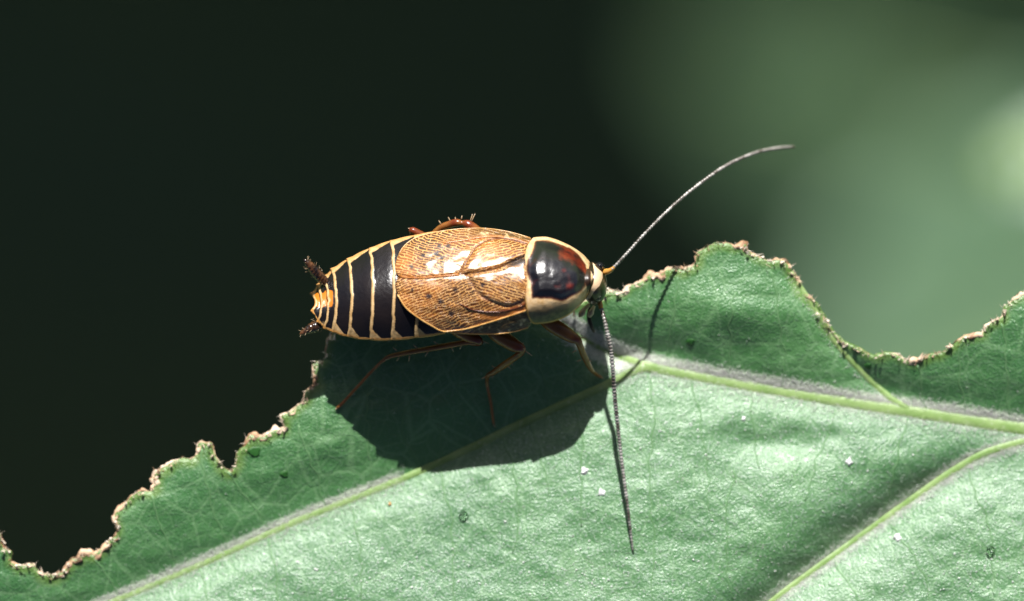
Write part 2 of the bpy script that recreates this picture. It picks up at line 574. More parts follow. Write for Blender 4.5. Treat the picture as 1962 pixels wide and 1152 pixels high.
# ------------------------------------------------------------------ lower leaves of the plant, out of focus
def lower_leaf(label, c, length, width, yaw, tilt, roll, mat, group='out of focus leaves growing lower down'):
    cx, cy, cz = P(*c)
    root = empty('lower_leaf', (cx, cy, cz))
    tag(root, label, 'leaf', group)
    R = Matrix.Rotation(yaw, 3, 'Z') @ Matrix.Rotation(tilt, 3, 'Y') @ Matrix.Rotation(roll, 3, 'X')
    nu, nv = 40, 24
    V, F = [], []
    def pt(u, v):
        w = width * .5 * (math.sin(math.pi * min(1, u * .97 + .015) ** .85) ** .8) * (1 + .05 * math.sin(u * 40))
        x = (u - .5) * length; y = v * w
        z = .09 * abs(y) - .10 * width * (u - .5) ** 2 * 2 + .012 * length * math.sin(u * 34 + abs(v) * 2) * abs(v)
        return Vector((cx, cy, cz)) + R @ Vector((x, y, z))
    for j in range(nu + 1):
        for i in range(nv + 1):
            V.append(pt(j / nu, -1 + 2 * i / nv))
    for j in range(nu):
        for i in range(nv):
            a = j * (nv + 1) + i
            F.append((a, a + nv + 1, a + nv + 2, a + 1))
    o = mesh_obj('blade', V, F, mat, root)
    m = o.modifiers.new('thickness', 'SOLIDIFY'); m.thickness = .03; m.offset = -1
    up = R @ Vector((0, 0, .03))
    pts = [pt(u, 0) + up for u in np.linspace(0, .98, 30)]
    V, F = tube_geo(pts, list(np.linspace(.10, .02, 30)), 8)
    mesh_obj('midrib', V, F, VEIN, root)
    for k in range(1, 7):
        for sgn in (-1, 1):
            u0 = .08 + k * .125
            pts = [pt(min(.97, u0 + .14 * q), sgn * q * .93) + up * .6 for q in np.linspace(0, 1, 10)]
            V, F = tube_geo(pts, list(np.linspace(.045, .012, 10)), 6)
            mesh_obj('lateral_vein', V, F, VEIN, root)
    # petiole bends down and away to the stem
    b = pt(0, 0); d = (R @ Vector((-1, 0, 0)))
    pts = [b + d * (length * .1 * q) + Vector((0, 0, -1)) * (length * .12 * q * q) for q in np.linspace(0, 3, 12)]
    V, F = tube_geo(pts, [.11] * 12, 8)
    mesh_obj('petiole', V, F, VEIN, root)
    return root

r_ = math.radians
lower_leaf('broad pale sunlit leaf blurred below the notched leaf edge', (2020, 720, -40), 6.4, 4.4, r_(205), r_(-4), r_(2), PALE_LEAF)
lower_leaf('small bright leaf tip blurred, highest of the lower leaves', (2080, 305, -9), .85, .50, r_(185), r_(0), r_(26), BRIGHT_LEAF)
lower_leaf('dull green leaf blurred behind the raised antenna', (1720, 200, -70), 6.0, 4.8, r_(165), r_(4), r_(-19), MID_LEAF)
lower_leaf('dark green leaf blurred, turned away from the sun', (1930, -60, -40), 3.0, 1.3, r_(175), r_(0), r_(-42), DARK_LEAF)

# ------------------------------------------------------------------ the gnawed leaf
edge_left = [(-330, 1210), (-250, 1130), (-160, 1120), (-110, 1060), (-60, 1010), (-20, 1015),
    (0, 1023), (6, 1049), (21, 1057), (19, 1079), (32, 1087), (64, 1083), (81, 1100), (102, 1106), (122, 1098), (137, 1072), (152, 1074),
    (158, 1057), (179, 1064), (201, 1046), (222, 1029), (227, 1015), (220, 989), (231, 972), (252, 953), (273, 940), (290, 942), (297, 929),
    (293, 918), (307, 901), (329, 884), (350, 876), (367, 880), (380, 869), (378, 852), (384, 846), (404, 850), (410, 866), (427, 893), (440, 903),
    (453, 886), (455, 869), (470, 852), (478, 833), (504, 837), (530, 824), (545, 818), (540, 797), (560, 788), (583, 769), (585, 752), (604, 737),
    (602, 716), (598, 698), (606, 692), (617, 698), (624, 680), (628, 655), (640, 630), (665, 600), (700, 585), (745, 590), (800, 578), (860, 592), (920, 575),
    (985, 588), (1040, 572), (1095, 588), (1135, 572)]
edge_right = [(1150, 574), (1165, 557), (1194, 561), (1203, 549), (1228, 540), (1245, 526), (1266, 528), (1280, 515), (1308, 517), (1329, 509), (1335, 486),
    (1354, 473), (1375, 463), (1391, 467), (1408, 474), (1429, 468), (1429, 480), (1450, 492), (1475, 499), (1500, 497), (1513, 511), (1525, 530),
    (1542, 557), (1567, 587), (1584, 620), (1597, 641), (1618, 660), (1643, 668), (1672, 681), (1697, 675), (1718, 679), (1731, 689), (1768, 689),
    (1781, 679), (1802, 679), (1827, 658), (1848, 643), (1869, 641), (1881, 641), (1890, 626), (1919, 608), (1923, 587), (1944, 574), (1962, 563),
    (2010, 520), (2060, 505), (2120, 440), (2230, 420), (2330, 350), (2460, 400), (2600, 390), (2760, 480), (2900, 600), (3000, 760), (3060, 880)]
edge_off = [(3075, 915), (3050, 960), (2980, 1120), (2850, 1330), (2650, 1560), (2380, 1760), (2050, 1910), (1700, 1990), (1300, 2010), (900, 1950), (520, 1830), (180, 1660), (-80, 1480), (-260, 1330)]

def fractal(poly, step=3.0, amp=2.2, seed=1):
    p = densify(poly + [poly[-1]], step)
    s = np.arange(len(p)) * step
    t = np.gradient(p, axis=0); t /= np.linalg.norm(t, axis=1)[:, None] + 1e-9
    nrm = np.stack([-t[:, 1], t[:, 0]], 1)
    d = amp * 1.3 * fbm(s / 17, s * 0 + 3, seed, 3) + amp * .5 * fbm(s / 5, s * 0 + 9, seed + 5, 2)
    return p + nrm * d[:, None]

chew = np.array(edge_left + edge_right, float)
k_ = []
for i in range(len(chew) - 1):
    n = max(1, int(np.linalg.norm(chew[i + 1] - chew[i]) / 3.2))
    for j in range(n):
        k_.append(chew[i] + (chew[i + 1] - chew[i]) * j / n)
chew = np.array(k_)
s_ = np.arange(len(chew)) * 3.2
tn = np.gradient(chew, axis=0); tn /= np.linalg.norm(tn, axis=1)[:, None] + 1e-9
nr = np.stack([-tn[:, 1], tn[:, 0]], 1)
chew = chew + nr * (3.0 * fbm(s_ / 22, s_ * 0 + 3, 2, 3) + 1.3 * fbm(s_ / 6, s_ * 0 + 8, 4, 2))[:, None]
OUT = np.vstack([chew, densify(edge_off, 30)[:-int(round(math.dist(edge_off[-1], edge_off[0]) / 30)) + 1]])

MID = smooth([(1068, 612), (1130, 655), (1222, 698), (1350, 725), (1500, 752), (1650, 776), (1800, 798), (1962, 822), (2300, 868), (2700, 900), (3075, 912)], 12)
LAT1 = smooth([(1240, 702), (1205, 716), (1150, 744), (1000, 812), (900, 860), (790, 910), (680, 955), (560, 1003), (400, 1076), (220, 1152), (60, 1215), (-200, 1300)], 12)
LAT2 = smooth([(2080, 838), (1990, 842), (1900, 864), (1830, 900), (1740, 962), (1600, 1063), (1480, 1152), (1300, 1300), (1080, 1500), (860, 1780)], 12)
LAT3 = smooth([(1775, 802), (1725, 776), (1690, 750), (1640, 700), (1600, 655), (1570, 605), (1540, 560), (1515, 522)], 8)
LAT4 = smooth([(2420, 880), (2360, 780), (2300, 640), (2240, 500)], 12)
LAT5 = smooth([(2520, 888), (2420, 1060), (2260, 1300), (2060, 1600)], 12)
C1 = np.vstack([LAT1[::-1], MID[MID[:, 0] > 1245]])
C1x, C1y = C1[:, 0], C1[:, 1]
STUB = MID[MID[:, 0] <= 1245]

def leaf_h(px, py):
    px = np.asarray(px, float); py = np.asarray(py, float)
    d1 = dist_line(px, py, C1[::3])
    up = py < np.interp(px, C1x, C1y)
    hu = .060 * (1 - np.exp(-(d1 / 95.0) ** 1.5)) + .00010 * np.minimum(d1, 200) * sstep(1180, 1400, px)
    hl = .035 * (1 - np.exp(-d1 / 70.0)) + .105 * S * np.minimum(d1, 700) * sstep(0, 50, d1)
    h = np.where(up, hu, hl)
    d2 = dist_line(px, py, LAT2[::3])
    h = h - np.where(up, 0, np.where(py < np.interp(px, LAT2[::-1, 0], LAT2[::-1, 1]), .092, .05) * np.exp(-(d2 / 50.0) ** 1.4)) * sstep(8, 170, d1)
    d3 = dist_line(px, py, STUB[::2])
    h = h - np.where(up, .045 * np.exp(-d3 / 40.0), 0) * sstep(4, 40, d1)
    d4 = dist_line(px, py, LAT3[::2])
    h = h - np.where(up, .030 * np.exp(-d4 / 34.0), 0) * sstep(4, 50, d1)
    fade = sstep(10, 60, d1)
    h = h + fade * (.011 * fbm(px / 150, py / 120, 21, 2) + .0035 * fbm(px / 42, py / 26, 31, 2))
    # a swelling in the lobe beside the head, a dent further down the blade
    h = h + .019 * np.exp(-(((px - 1400) / 120) ** 2 + ((py - 600) / 42) ** 2)) * up
    h = h - .014 * np.exp(-(((px - 1470) / 130) ** 2 + ((py - 850) / 26) ** 2))
    # far parts of the leaf droop
    h = h - 1.0e-7 * np.maximum(0, py - 1250) ** 2 - 1.2e-7 * np.maximum(0, px - 2050) ** 2 - 2.0e-7 * np.maximum(0, -100 - px) ** 2
    return h

TERT = [
    [(440, 905), (470, 950), (508, 1002), (520, 1018)], [(568, 814), (585, 860), (602, 899), (622, 960), (628, 975)], [(517, 1030), (524, 1070), (532, 1152), (540, 1240)],
    [(184, 1072), (205, 1100), (231, 1140)], [(290, 950), (312, 1020), (337, 1078), (345, 1098)], [(385, 860), (395, 930), (418, 1010), (440, 1056)],
    [(798, 660), (798, 691), (802, 748), (775, 795), (775, 839), (802, 882), (806, 900)], [(890, 660), (886, 707), (877, 755), (889, 792), (906, 835), (912, 852)],
    [(960, 670), (973, 718), (993, 765), (1000, 792), (1004, 808)], [(1030, 660), (1037, 704), (1047, 761), (1052, 788)],
    [(963, 835), (970, 860), (980, 886), (990, 960), (984, 1060)], [(1014, 808), (1022, 835), (1037, 862), (1050, 950)], [(1098, 768), (1105, 800), (1115, 839), (1113, 900), (1117, 1010)],
    [(835, 812), (840, 835), (845, 872), (852, 886)], [(760, 660), (728, 704), (701, 755), (667, 765), (640, 790)], [(701, 755), (703, 800), (704, 850), (712, 935)],
    [(701, 755), (745, 770), (790, 800)],
    [(1408, 560), (1400, 610), (1400, 658), (1391, 728)], [(1919, 620), (1926, 690), (1932, 771), (1938, 812)], [(1760, 700), (1766, 750), (1775, 788)], [(1842, 650), (1838, 720), (1850, 800)],
    [(1300, 530), (1290, 620), (1280, 705)], [(1480, 520), (1492, 600), (1500, 680), (1498, 745)],
    [(1320, 725), (1338, 790), (1353, 878), (1358, 980)], [(1440, 748), (1446, 844), (1456, 898)], [(1608, 775), (1598, 800), (1564, 888), (1540, 960)], [(1853, 898), (1870, 950), (1897, 1020), (1905, 1140)],
    [(1240, 712), (1252, 800), (1246, 900), (1252, 1050), (1245, 1200)], [(670, 965), (690, 1040), (692, 1160)], [(840, 895), (862, 980), (870, 1100), (866, 1200)], [(1740, 800), (1722, 870), (1690, 985)],
    [(1700, 1000), (1760, 1080), (1790, 1190)], [(380, 1090), (395, 1150), (398, 1230)], [(1600, 1075), (1645, 1160), (1660, 1260)], [(1410, 900), (1390, 1000), (1400, 1150)],
]

def build_leaf():
    root = empty('leaf', P(3075, 912, float(leaf_h(np.array([3075.]), np.array([912.]))[0])))
    tag(root, 'large green leaf with gnawed brown edge, the cockroach standing on it', 'leaf')
    # blade
    poly = OUT
    gin = grid_in(poly, 6.5, .55)
    inframe = (gin[:, 0] > -60) & (gin[:, 0] < 2020) & (gin[:, 1] < 1210)
    coarse = grid_in(poly, 34)
    co = ~((coarse[:, 0] > -60) & (coarse[:, 0] < 2020) & (coarse[:, 1] < 1210))
    inner = np.vstack([gin[inframe], coarse[co]])
    v2, f = cdt(poly, inner)
    h = leaf_h(v2[:, 0], v2[:, 1])
    x, y, z = P(v2[:, 0], v2[:, 1], h)
    o = mesh_obj('blade', np.stack([x, y, z], 1), f, LEAF, root)
    attr(o, 'edge', dist_line(v2[:, 0], v2[:, 1], chew[::2]))
    d1 = dist_line(v2[:, 0], v2[:, 1], C1[::3])
    attr(o, 'vein', d1)
    dm = dist_line(v2[:, 0], v2[:, 1], MID[::2]); dl = dist_line(v2[:, 0], v2[:, 1], LAT1[::2]); dq = dist_line(v2[:, 0], v2[:, 1], LAT2[::2])
    above = v2[:, 1] < np.interp(v2[:, 0], C1x, C1y)
    fel = np.where(above | (dm < dl), sstep(42, 10, dm), 0) * np.where(above, 1.0, .35)
    fel = np.maximum(fel, np.where(above, sstep(26, 9, dl), .3 * sstep(16, 8, dl)) * (1 - sstep(740, 790, v2[:, 0]) * sstep(1195, 1165, v2[:, 0])))
    fel = np.maximum(fel, sstep(26, 8, dq) * .5)
    attr(o, 'felt', fel)
    low = v2[:, 1] > np.interp(v2[:, 0], C1x, C1y)
    # painted sun glare: strong on the lower half of the blade, weak along the gnawed edge
    attr(o, 'glare_tint', np.where(low, sstep(0, 40, d1) * .75 + .25, .30) * (1 + .35 * fbm(v2[:, 0] / 90, v2[:, 1] / 60, 77, 3)))
    m = o.modifiers.new('thickness', 'SOLIDIFY'); m.thickness = .014; m.offset = -1

    def vein(name, line, r0, r1, mat, raise_=.0, flat=.30, n=10):
        L = np.asarray(line)
        zz = leaf_h(L[:, 0], L[:, 1])
        rr = np.linspace(r0, r1, len(L)) * (1 + .10 * fbm(np.arange(len(L)) / 4, np.zeros(len(L)), 5, 2))
        pts = [P(a[0], a[1], b + raise_ * S * r) for a, b, r in zip(L, zz, rr)]
        V, F = tube_geo(pts, list(rr * S), n, flat)
        return mesh_obj(name, V, F, mat, root)
    vein('midrib', MID, 8, 22, VEIN, .1)
    vein('lateral_vein', LAT1, 9, 4.5, VEIN, .1)
    vein('lateral_vein', LAT2, 7, 5, VEIN, .1)
    vein('lateral_vein', LAT3, 7.5, 5, VEIN, .1, .40)
    vein('lateral_vein', LAT4, 10, 5, VEIN, .1)
    vein('lateral_vein', LAT5, 12, 6, VEIN, .1)
    for t in TERT:
        L = smooth(t, 7)
        L = L + np.stack([fbm(np.arange(len(L)) / 3, np.zeros(len(L)) + t[0][0], 3, 2) * 6, np.zeros(len(L))], 1)
        vein('veinlet', L, 1.9, 1.2, VEINLET, -.1, .6, 6)
    # petiole to the twig
    p0 = Vector(P(3060, 912, float(leaf_h(np.array([3060.]), np.array([912.]))[0])))
    pts = [p0 + Vector((.9 * q, -.02 * q, -.12 * q * q)) for q in np.linspace(0, 3, 16)]
    V, F = tube_geo(pts, list(np.linspace(.052, .075, 16)), 10)
    mesh_obj('petiole', V, F, VEIN, root)
    global TWIG_AT
    TWIG_AT = pts[-1]

    # dried rim: lumpy roll along the gnawed edge
    V, F = [], []
    n = 8
    N = len(chew)
    s = np.arange(N) * 3.2
    w = 3.6 + 5.5 * fbm(s / 50, s * 0, 41, 2) + 2.6 * fbm(s / 9, s * 0 + 4, 43, 2)
    w = np.clip(w, .8, 11)
    tt = np.gradient(chew, axis=0); tt /= np.linalg.norm(tt, axis=1)[:, None] + 1e-9
    nn_ = np.stack([-tt[:, 1], tt[:, 0]], 1)
    hh = leaf_h(chew[:, 0], chew[:, 1])
    KK, SS = np.meshgrid(np.arange(n), s)
    fb = fbm(SS / 8, KK * 1.7, 71, 3); fz = fbm(SS / 10, KK * 1.3, 73, 3)
    for i in range(N):
        for k in range(n):
            a = 2 * math.pi * k / n
            j = 1 + 1.0 * float(fb[i, k])
            off = math.cos(a) * w[i] * j + w[i] * .30
            q = chew[i] + nn_[i] * off 
            zz = hh[i] - .004 + math.sin(a) * w[i] * .42 * S * j + .010 * float(fz[i, k])
            V.append(P(q[0], q[1], zz))
    for i in range(N - 1):
        for k in range(n):
            k2 = (k + 1) % n
            F.append((i * n + k, i * n + k2, (i + 1) * n + k2, (i + 1) * n + k))
    mesh_obj('dried_rim', V, F, CRUST, root)
    # frayed fibres on the rim
    V, F = [], []
    for _ in range(1100):
        i = random.randrange(N)
        q = chew[i] + nn_[i] * random.uniform(-3, 8) + tt[i] * random.uniform(-3, 3)
        a = math.atan2(-nn_[i][1], -nn_[i][0]) + random.gauss(0, 1.0)
        L = abs(random.gauss(0, 6)) + 2.5
        wd = random.uniform(.5, 1.2) if random.random() < .75 else random.uniform(2, 4.5)
        z0 = hh[i] + random.uniform(-.006, .012)
        dx, dy = math.cos(a), math.sin(a)
        e = (q[0] + dx * L, q[1] + dy * L)
        b = len(V)
        zt = z0 + random.uniform(-.012, .016)
        V += [P(q[0] - dy * wd, q[1] + dx * wd, z0), P(q[0] + dy * wd, q[1] - dx * wd, z0), P(q[0], q[1], z0 + wd * 1.6 * S), P(e[0], e[1], zt)]
        F += [(b, b + 1, b + 3), (b + 1, b + 2, b + 3), (b + 2, b, b + 3)]
    tag(mesh_obj('rim_fibres', V, F, FIBRE, root, True), kind='stuff')
    # felt of fine white hairs along the veins; sparse blade hairs stand in for sparkle
    V, F = [], []
    def hair(x, y, a, L, wd, lift):
        z0 = float(0)
        return (x, y, a, L, wd, lift)
    H = []
    def along(line, count, spread, offset, up_side=True, taper=None):
        L = np.asarray(line)
        L = L[(L[:, 0] > -60) & (L[:, 0] < 2030) & (L[:, 1] < 1200)]
        for _ in range(count):
            i = random.randrange(len(L) - 1)
            t = L[i + 1] - L[i]; t = t / (np.linalg.norm(t) + 1e-9)
            nn2 = np.array([-t[1], t[0]])
            if nn2[1] > 0: nn2 = -nn2
            d = offset + random.gauss(0, spread)
            q = L[i] + (L[i + 1] - L[i]) * random.random() + nn2 * d
            if line is LAT1 and 775 < q[0] < 1172: continue
            H.append((q[0], q[1], random.uniform(0, 6.283), random.uniform(3, 8), random.uniform(.3, .55), random.uniform(.002, .009)))
    along(MID, 6000, 8, 14)
    along(MID, 2600, 8, 2)
    along(LAT1, 1800, 5, 1)
    along(LAT2, 2600, 6, 0)
    along(MID, 2500, 12, -12)
    along(LAT1, 3000, 6, 10)
    along(LAT1, 1800, 8, -10)
    along(LAT2, 2000, 6, -10)
    along(LAT2, 1400, 5, 10)
    along(LAT3, 160, 4, -9)
    c = 0
    while c < 3500:
        x = random.uniform(-40, 2000); y = random.uniform(540, 1180)
        yc = float(np.interp(x, C1x, C1y))
        if y < yc and random.random() > .03: continue
        H.append((x, y, random.uniform(0, 6.283), random.uniform(2.5, 6), random.uniform(.3, .6), random.uniform(.0005, .003)))
        c += 1
    H = np.array(H)
    H = H[sdist(H[:, 0], H[:, 1], chew_poly) > 6]
    h0 = leaf_h(H[:, 0], H[:, 1])
    ex = H[:, 0] + np.cos(H[:, 2]) * H[:, 3]; ey = H[:, 1] + np.sin(H[:, 2]) * H[:, 3]
    h1 = leaf_h(ex, ey)
    for i in range(len(H)):
        x, y, a, L, wd, lift = H[i]
        dx, dy = math.cos(a), math.sin(a)
        b = len(V)
        V += [P(x - dy * wd, y + dx * wd, h0[i] - .001), P(x + dy * wd, y - dx * wd, h0[i] - .001), P(x, y, h0[i] + 2 * wd * S), P(ex[i], ey[i], h1[i] + lift)]
        F += [(b, b + 1, b + 3), (b + 1, b + 2, b + 3), (b + 2, b, b + 3)]
    tag(mesh_obj('hairs', V, F, HAIR, root, True), kind='stuff')
    # small thin translucent windows nibbled in the blade
    for (x, y, r) in [(1323, 656, 8), (545, 909, 8), (488, 866, 12), (1663, 702, 7)]:
        n = 14
        pl = [(x + r * math.cos(q) * (1 + .25 * math.sin(q * 3 + x)), y + r * .85 * math.sin(q)) for q in np.linspace(0, 2 * math.pi, n, endpoint=False)]
        plate('thin_patch', pl, lambda a, b: leaf_h(a, b) + .0016, 4, SPOT, root, .001)
    return root
chew_poly = OUT[::2]
leaf = build_leaf()

# twig that carries the leaf, standing on the ground beside the frame
def twig():
    b = Vector(TWIG_AT)
    root = empty('twig', (b.x + 1.5, b.y, -104))
    tag(root, 'upright green twig that carries the gnawed leaf by its stalk', 'twig')
    pts = [Vector((b.x + 1.5, b.y, -106)), Vector((b.x + 1.8, b.y + .5, -75)), Vector((b.x + .9, b.y - .2, -45)), Vector((b.x + .5, b.y, -15)), b, b + Vector((-.3, .3, 9))]
    s = smooth([tuple(p) for p in pts], .3)
    s = s[::1]
    V, F = tube_geo([tuple(p) for p in s], list(np.linspace(.45, .10, len(s))), 12)
    mesh_obj('stem', V, F, BARK, root)
    V, F = tube_geo([tuple(b + Vector((-.3, .3, 9)) + Vector((0, 0, q))) for q in (0, .2, .5, .8)], [.10, .14, .10, .01], 10)
    mesh_obj('bud', V, F, BARK, root)
twig()

# ------------------------------------------------------------------ the cockroach
TOPX = [596, 600, 606, 615, 625, 640, 659, 685, 706, 747, 794, 830, 880, 930, 980, 1022, 1045, 1077, 1106, 1127, 1137]
TOPY = [572, 562, 552, 540, 528, 514, 501, 487, 477, 462, 451, 445, 438, 437, 445, 455, 453, 464, 480, 497, 515]
BOTX = [596, 600, 606, 615, 625, 656, 685, 716, 753, 794, 845, 907, 948, 990, 1022, 1054, 1089, 1110, 1127, 1137]
BOTY = [584, 596, 610, 622, 631, 643, 649, 652, 652, 648, 641, 640, 640, 635, 621, 618, 605, 587, 562, 541]
def yc_w(x):
    t = np.interp(x, TOPX, TOPY); b = np.interp(x, BOTX, BOTY)
    return (t + b) * .5, np.maximum(4.0, (b - t) * .5)
ZX = [590, 650, 720, 850, 1000, 1100, 1140]
ZM = [.150, .192, .228, .254, .266, .266, .262]
HX = [590, 620, 680, 760, 850, 950, 1010, 1060, 1100, 1140]
HD = [.012, .030, .052, .064, .072, .078, .078, .078, .070, .060]
TILT = .034
def body_z(px, py, extra=0.0, pw=2.0):
    yc, w = yc_w(px)
    s = np.clip((py - yc) / w, -1.05, 1.05)
    return np.interp(px, ZX, ZM) + TILT * s + (np.interp(px, HX, HD)) * (1 - np.abs(s) ** pw) + extra

def build_roach():
    base = P(870, 640, float(leaf_h(np.array([870.]), np.array([640.]))[0]))
    root = empty('cockroach', base)
    tag(root, 'tan winged cockroach with black banded abdomen standing at the leaf edge', 'cockroach')

    # one continuous body under the plates
    V, F = [], []
    xs = np.linspace(604, 1132, 70)
    n = 24
    for x in xs:
        yc, w = yc_w(x); w = w * .90
        zm = float(np.interp(x, ZX, ZM)); hd = float(np.interp(x, HX, HD))
        dep = .085 * min(1, (x - 596) / 120.0) * (1 if x < 1080 else max(.35, 1 - (x - 1080) / 90))
        for k in range(n):
            a = 2 * math.pi * k / n
            s = math.cos(a)
            top = math.sin(a)
            z = zm + TILT * s + ((hd * .9 * (1 - s * s) - .012) if top >= 0 else dep * top)
            V.append(P(x, yc + s * w, z))
    for i in range(len(xs) - 1):
        for k in range(n):
            k2 = (k + 1) % n
            F.append((i * n + k, i * n + k2, (i + 1) * n + k2, (i + 1) * n + k))
    F.append(tuple(range(n))); F.append(tuple((len(xs) - 1) * n + k for k in range(n))[::-1])
    mesh_obj('body', V, F, BODY, root)

    # abdominal segments, each overlapping the one behind it
    bands = [600, 611, 624, 639, 669, 710, 751, 796, 845]
    def bandline(b, y):
        yc, w = yc_w(b)
        s = np.clip((y - yc) / w, -1, 1)
        return b + (7 if b < 700 else 4) * (1 - s * s) - (2 if b < 700 else 0) + 1.3 * vnoise(np.asarray(y) / 9.0, np.full(np.shape(y), b * .37), 3) - 9 * np.maximum(0, -s - .8)
    for i in range(len(bands) - 1):
        b0, b1 = bands[i], bands[i + 1]
        t0, u0 = float(np.interp(b0, TOPX, TOPY)), float(np.interp(b0, BOTX, BOTY))
        xe = b1 + 8
        ys = np.linspace(0, 1, 40)
        left = [(float(bandline(b0, t0 + (u0 - t0) * q)) - 2.8, t0 + (u0 - t0) * q) for q in ys]
        bx = np.linspace(b0, xe, 8)[1:]
        bottom = [(x, float(np.interp(x, BOTX, BOTY)) + 1.5 * math.sin((x - b0) / (b1 - b0) * 3.1)) for x in bx]
        right = [(xe, float(np.interp(xe, BOTX, BOTY)) + (float(np.interp(xe, TOPX, TOPY)) - float(np.interp(xe, BOTX, BOTY))) * q) for q in np.linspace(0, 1, 20)[1:]]
        top = [(x, float(np.interp(x, TOPX, TOPY)) - 1.5 * math.sin((x - b0) / (b1 - b0) * 3.1)) for x in bx[::-1][1:]]
        poly = np.array(left + bottom + right + top)
        span = b1 - b0
        def zf(x, y, b0=b0, span=span):
            t = np.clip((x - b0) / span, 0, 1.3)
            ridge = .0035 * np.exp(-((x - bandline(b0, y)) / 3.0) ** 2)
            return body_z(x, y, .004) + .0065 * (1 - t) - .003 * sstep(.75, 1.3, t) + ridge
        def pale(x, y, b0=b0, b1=b1):
            d = x - bandline(b0, y)
            yc, w = yc_w(x)
            bot = np.interp(x, BOTX, BOTY); tp = np.interp(x, TOPX, TOPY)
            small = b0 < 632
            bw = 1.5 if small else 2.5
            p = sstep(bw + 1.6, bw - 1.0, np.abs(d))
            fb = np.clip((x - b0) / 26.0, 0, 1.5)
            tri = sstep(0, 5, (y - bot) + 27 * (1 - fb)) * (x < b0 + 30)
            p = np.maximum(p, tri * (.25 if small else .85))
            p = np.maximum(p, sstep(5.5, 2.5, bot - y) * .8)
            ft = np.clip((x - b0) / (b1 - b0), 0, 1.4)
            p = np.maximum(p, sstep(0, 5, (tp - y) + 13 - 9.5 * ft) * .95)
            return p
        def rim(x, y):
            bot = np.interp(x, BOTX, BOTY); tp = np.interp(x, TOPX, TOPY)
            return np.maximum(sstep(6, 2, bot - y), .6 * sstep(6, 1, y - tp))
        def orange(x, y):
            e = 1 - (np.abs(y - (577 - (x - 600) * .15)) / (17 + 3 * vnoise(x / 6, y / 6, 4)))
            return sstep(-.2, .5, e) * sstep(642, 634, x)
        plate('abdominal_segment', poly, zf, 2.6, TERG, root, .003, {'pale': pale, 'rim': rim, 'orange': orange})

    # forewings
    sut = [(764, 531), (800, 533), (840, 530), (884, 526), (927, 520), (957, 513), (982, 501), (1010, 490)]
    up_poly = [(1018, 489)] + sut[::-1][0:] + [(759, 522), (757, 510), (761, 494), (770, 477), (784, 463), (806, 452), (838, 444), (880, 438.5), (930, 437.5), (975, 444), (1018, 456)]
    lo_poly = [(762, 532), (758, 543), (760, 556), (766, 572), (776, 587), (790, 600), (810, 614), (828, 625), (845, 634), (870, 637.5), (907, 640), (948, 640.5), (985, 636), (1012, 628), (1018, 622), (1018, 488), (985, 498), (957, 510), (927, 517), (884, 523), (840, 527), (800, 530)]
    lo_poly = [tuple(p) for p in smooth(lo_poly[:15], 4)] + lo_poly[15:]
    up_poly = up_poly[:9] + [tuple(p) for p in smooth(up_poly[9:], 4)]
    sutA = smooth(sut, 5)
    clav_u = smooth([(882, 527), (890, 508), (900, 492), (912, 475), (930, 463), (955, 457), (985, 461), (1016, 470)], 5)
    clav_l = smooth([(894, 526), (906, 545), (920, 565), (944, 579), (970, 587), (990, 583), (1016, 570)], 5)
    cpu = np.vstack([clav_u, sutA[::-1][: max(2, int(len(sutA) * .55))]])
    cpl = np.vstack([clav_l, sutA[::-1][: max(2, int(len(sutA) * .55))]])
    rad_u = smooth([(1016, 468), (985, 459), (948, 454), (915, 456), (888, 461), (850, 466)], 5)
    rad_l = smooth([(1016, 578), (990, 590), (948, 598), (907, 594), (880, 582), (850, 573)], 5)
    cost_l = smooth([(1016, 592), (975, 606), (930, 620), (890, 631), (850, 636)], 5)
    spots_u = [(836, 486, 5.5), (810, 489, 5), (846, 494, 4), (859, 471, 4.5), (841, 472, 4), (789, 511, 4), (826, 500, 3)]
    spots_l = [(872, 555, 5), (822, 568, 6), (844, 578, 5.5), (865, 601, 6), (925, 546, 4.5), (790, 556, 4), (905, 560, 3), (835, 590, 3)]
    def wz(sign):
        cl = cpu if sign < 0 else cpl
        cline = clav_u if sign < 0 else clav_l
        def f(x, y):
            z = body_z(x, y, .012 if sign < 0 else .0095, 2.0)
            d = sdist(x, y, cl)
            z = z + .005 * sstep(-1, 9, d) - .004 * np.exp(-(dist_line(x, y, cline) / 2.2) ** 2)
            z = z - .004 * np.exp(-(dist_line(x, y, sutA) / 2.4) ** 2)
            z = z + .010 * sstep(900, 790, x) - .004 * sstep(775, 757, x)
            z = z + .0024 * fbm(x / 24, y / 12, 8, 2)
            return z
        return f
    def wuv(sign):
        cl = cpu if sign < 0 else cpl
        def f(x, y):
            m = sstep(-4, 4, sdist(x, y, cl))
            if sign < 0:
                qo = y * .96 - x * .26; po = x * .96 + y * .26
                qi = y * .96 + x * .29; pi_ = x * .96 - y * .29
            else:
                qo = y * .94 + x * .34; po = x * .94 - y * .34
                qi = y * .95 - x * .31; pi_ = x * .95 + y * .31
            r = np.hypot((x - 800) / 60, (y - 535) / 40)
            q = np.where(m > .5, qi, qo); p = np.where(m > .5, pi_, po)
            return np.stack([p, q + 1.6 * fbm(x / 12, y / 8, 61, 2), 0 * x], 1)
        return f
    def spots(lst):
        def f(x, y):
            r = np.zeros(np.shape(x))
            for a, b, rr in lst:
                d = np.hypot((x - a), (y - b) * 1.2) + 1.6 * fbm(x / 5, y / 5, int(a), 2)
                r = np.maximum(r, sstep(rr * 1.35, rr * .6, d) * .97)
            return r
        return f
    def dark_u(x, y):
        return sstep(7, 3, np.abs(y - (503 - (x - 980) * .45))) * sstep(958, 985, x) * .9
